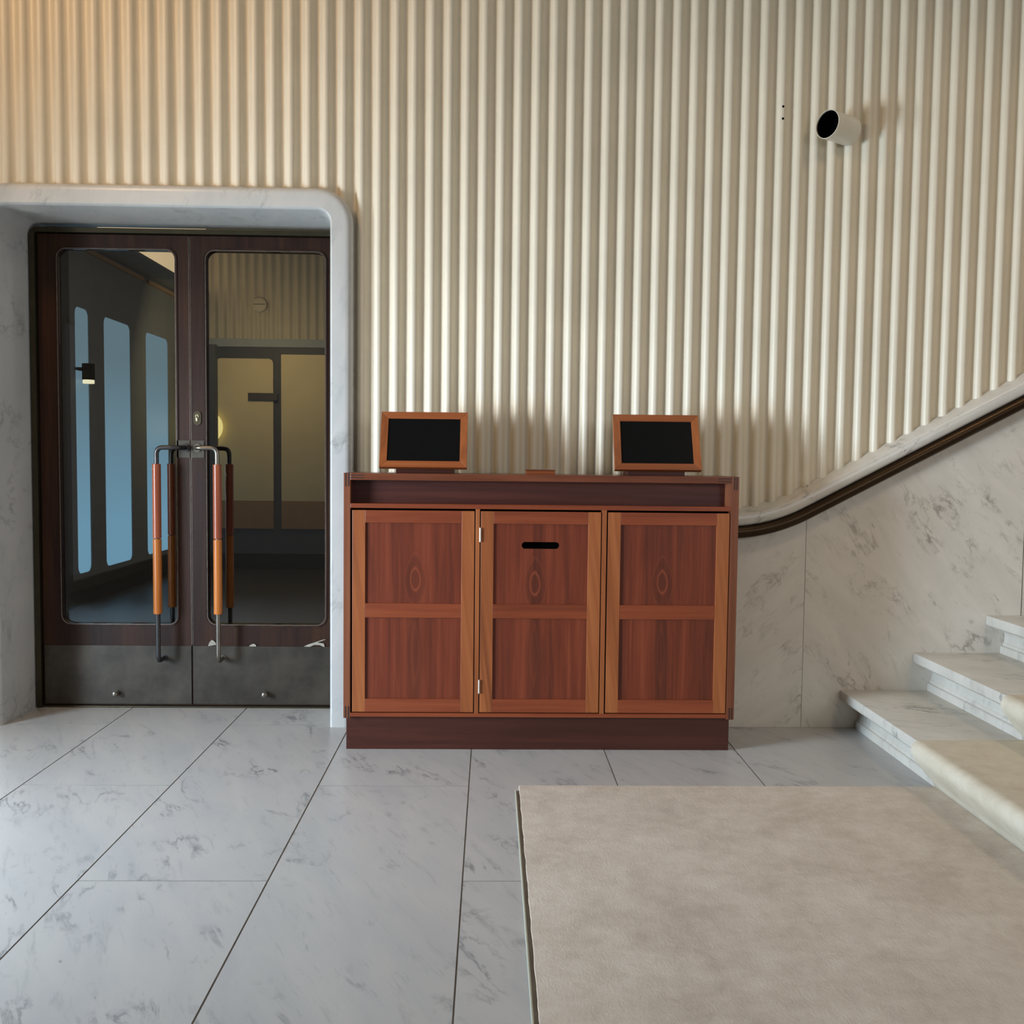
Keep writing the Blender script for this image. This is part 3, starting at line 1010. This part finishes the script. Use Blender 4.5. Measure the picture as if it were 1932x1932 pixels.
desk_door(-0.5585, -0.0640, 0.705, -0.304)
dm = desk_door(-0.0385, 0.4505, 0.690, 0.183, True)
desk_door(0.4785, 0.9755, 0.700, 0.705)
for z0, z1 in ((0.864, 0.921), (0.242, 0.298)):
    h = tube([(-0.0405, YF - 0.002, z0), (-0.0405, YF - 0.002, z1)], 0.0040, 12)
    part('hinge', h, M['silver'], dm, smooth=50)


# ------------------------------------------------------------------ things on the desk
def monitor(cx, label, dx):
    m = empty('touch_screen', (cx, 3.97, 1.138), label, 'screen', 'wood-framed screens on the reception desk')
    # local frame: u = x, w = up the tilted face, n = out of the face
    bl = Vector((cx, 3.918, 1.163))
    w = Vector((0, 0.1, 0.232)); Lh = w.length; w.normalize()
    n = Vector((0, -w.z, w.y))
    hw, b = 0.181, 0.030
    H_ = Lh

    def pt(u, v, d):
        return bl + Vector((u, 0, 0)) + w * v + n * d
    fr_b = {}
    oc = [(-hw, 0), (hw, 0), (hw, H_), (-hw, H_)]
    ic = [(-hw + b, b), (hw - b, b), (hw - b, H_ - b), (-hw + b, H_ - b)]
    for j, mt in ((0, 'mon_wood'), (1, 'mon_wood_z'), (2, 'mon_wood'), (3, 'mon_wood_z')):
        bm = bmesh.new()
        a0, a1 = oc[j], oc[(j + 1) % 4]
        i0, i1 = ic[j], ic[(j + 1) % 4]
        q = [a0, a1, i1, i0]
        f0 = [bm.verts.new(pt(u, v, 0.0)) for u, v in q]
        for k_ in (2, 3):
            f0[k_].co += n * -0.003
        f1 = [bm.verts.new(pt(u, v, -0.022)) for u, v in q]
        bm.faces.new(f0); bm.faces.new(f1[::-1])
        for k_ in range(4):
            bm.faces.new((f0[k_], f0[(k_ + 1) % 4], f1[(k_ + 1) % 4], f1[k_]))
        bmesh.ops.recalc_face_normals(bm, faces=bm.faces)
        bmesh.ops.bevel(bm, geom=list(bm.edges), offset=0.0007, segments=1, affect='EDGES')
        part('frame_rail', bm, M[mt], m)
    bm = bmesh.new()
    q = [(-hw + b - 0.001, b - 0.001), (hw - b + 0.001, b - 0.001), (hw - b + 0.001, H_ - b + 0.001), (-hw + b - 0.001, H_ - b + 0.001)]
    f0 = [bm.verts.new(pt(u, v, -0.0065)) for u, v in q]
    f1 = [bm.verts.new(pt(u, v, -0.018)) for u, v in q]
    bm.faces.new(f0); bm.faces.new(f1[::-1])
    for k_ in range(4):
        bm.faces.new((f0[k_], f0[(k_ + 1) % 4], f1[(k_ + 1) % 4], f1[k_]))
    part('screen', bm, M['screen'], m)
    # wedge-shaped back housing down to the foot
    bm = bmesh.new()
    sec = [pt(0, 0.012, -0.022), pt(0, H_ - 0.02, -0.022), Vector((cx, 4.085, 1.36)), Vector((cx, 4.085, 1.160)), Vector((cx, 3.945, 1.160))]
    fa = [bm.verts.new(s + Vector((-0.15, 0, 0))) for s in sec]
    fb_ = [bm.verts.new(s + Vector((0.15, 0, 0))) for s in sec]
    bm.faces.new(fa); bm.faces.new(fb_[::-1])
    for k_ in range(5):
        bm.faces.new((fa[k_], fa[(k_ + 1) % 5], fb_[(k_ + 1) % 5], fb_[k_]))
    part('housing', bm, M['inner'], m)
    part('foot', box(cx + dx - 0.120, cx + dx + 0.120, 3.945, 4.08, 1.138, 1.161, 0.001), M['inner'], m)
    return m


monitor(-0.281, 'black tilted screen in a wooden frame at the left end of the desk', 0.006)
monitor(0.695, 'black tilted screen in a wooden frame at the right end of the desk', -0.004)
cb = empty('card_box', (0.206, 3.98, 1.138), 'small low wooden box on the desk top between the two screens', 'box')
part('box_body', box(0.146, 0.266, 3.93, 4.03, 1.138, 1.152, 0.001), M['mon_wood'], cb)
part('box_lid', box(0.145, 0.267, 3.929, 4.031, 1.1525, 1.158, 0.001), M['top'], cb)

# ------------------------------------------------------------------ tube on the wall
ax = Vector((-0.83, -0.56, 0.0)).normalized()
front = Vector((1.431, 4.125, 2.653))
back = front - ax * 0.155
tb = empty('wall_tube', (1.545, 4.22, 2.653), 'cream cylindrical tube with a black opening on the ribbed wall', 'spotlight')  # hollow tube stub, holds no lamp
nb = bmesh.new()
up = Vector((0, 0, 1)); sd_ = ax.cross(up).normalized()


def ringv(bm, c, r, n=40):
    return [bm.verts.new(c + (up * math.sin(t) + sd_ * math.cos(t)) * r) for t in (2 * math.pi * j / n for j in range(n))]


rings = [ringv(nb, back, 0.0600), ringv(nb, front, 0.0600), ringv(nb, front + ax * 0.001, 0.0592), ringv(nb, front + ax * 0.001, 0.0575), ringv(nb, front - ax * 0.006, 0.0570)]
for a_, b_ in zip(rings, rings[1:]):
    for j in range(40):
        nb.faces.new((a_[j], a_[(j + 1) % 40], b_[(j + 1) % 40], b_[j]))
part('tube_body', nb, M['tube'], tb, smooth=35)
nb = bmesh.new()
rings = [ringv(nb, front - ax * 0.004, 0.0572), ringv(nb, front - ax * 0.09, 0.0555)]
for j in range(40):
    nb.faces.new((rings[0][j], rings[1][j], rings[1][(j + 1) % 40], rings[0][(j + 1) % 40]))
nb.faces.new(rings[1])
part('black_baffle', nb, M['black'], tb, smooth=35)
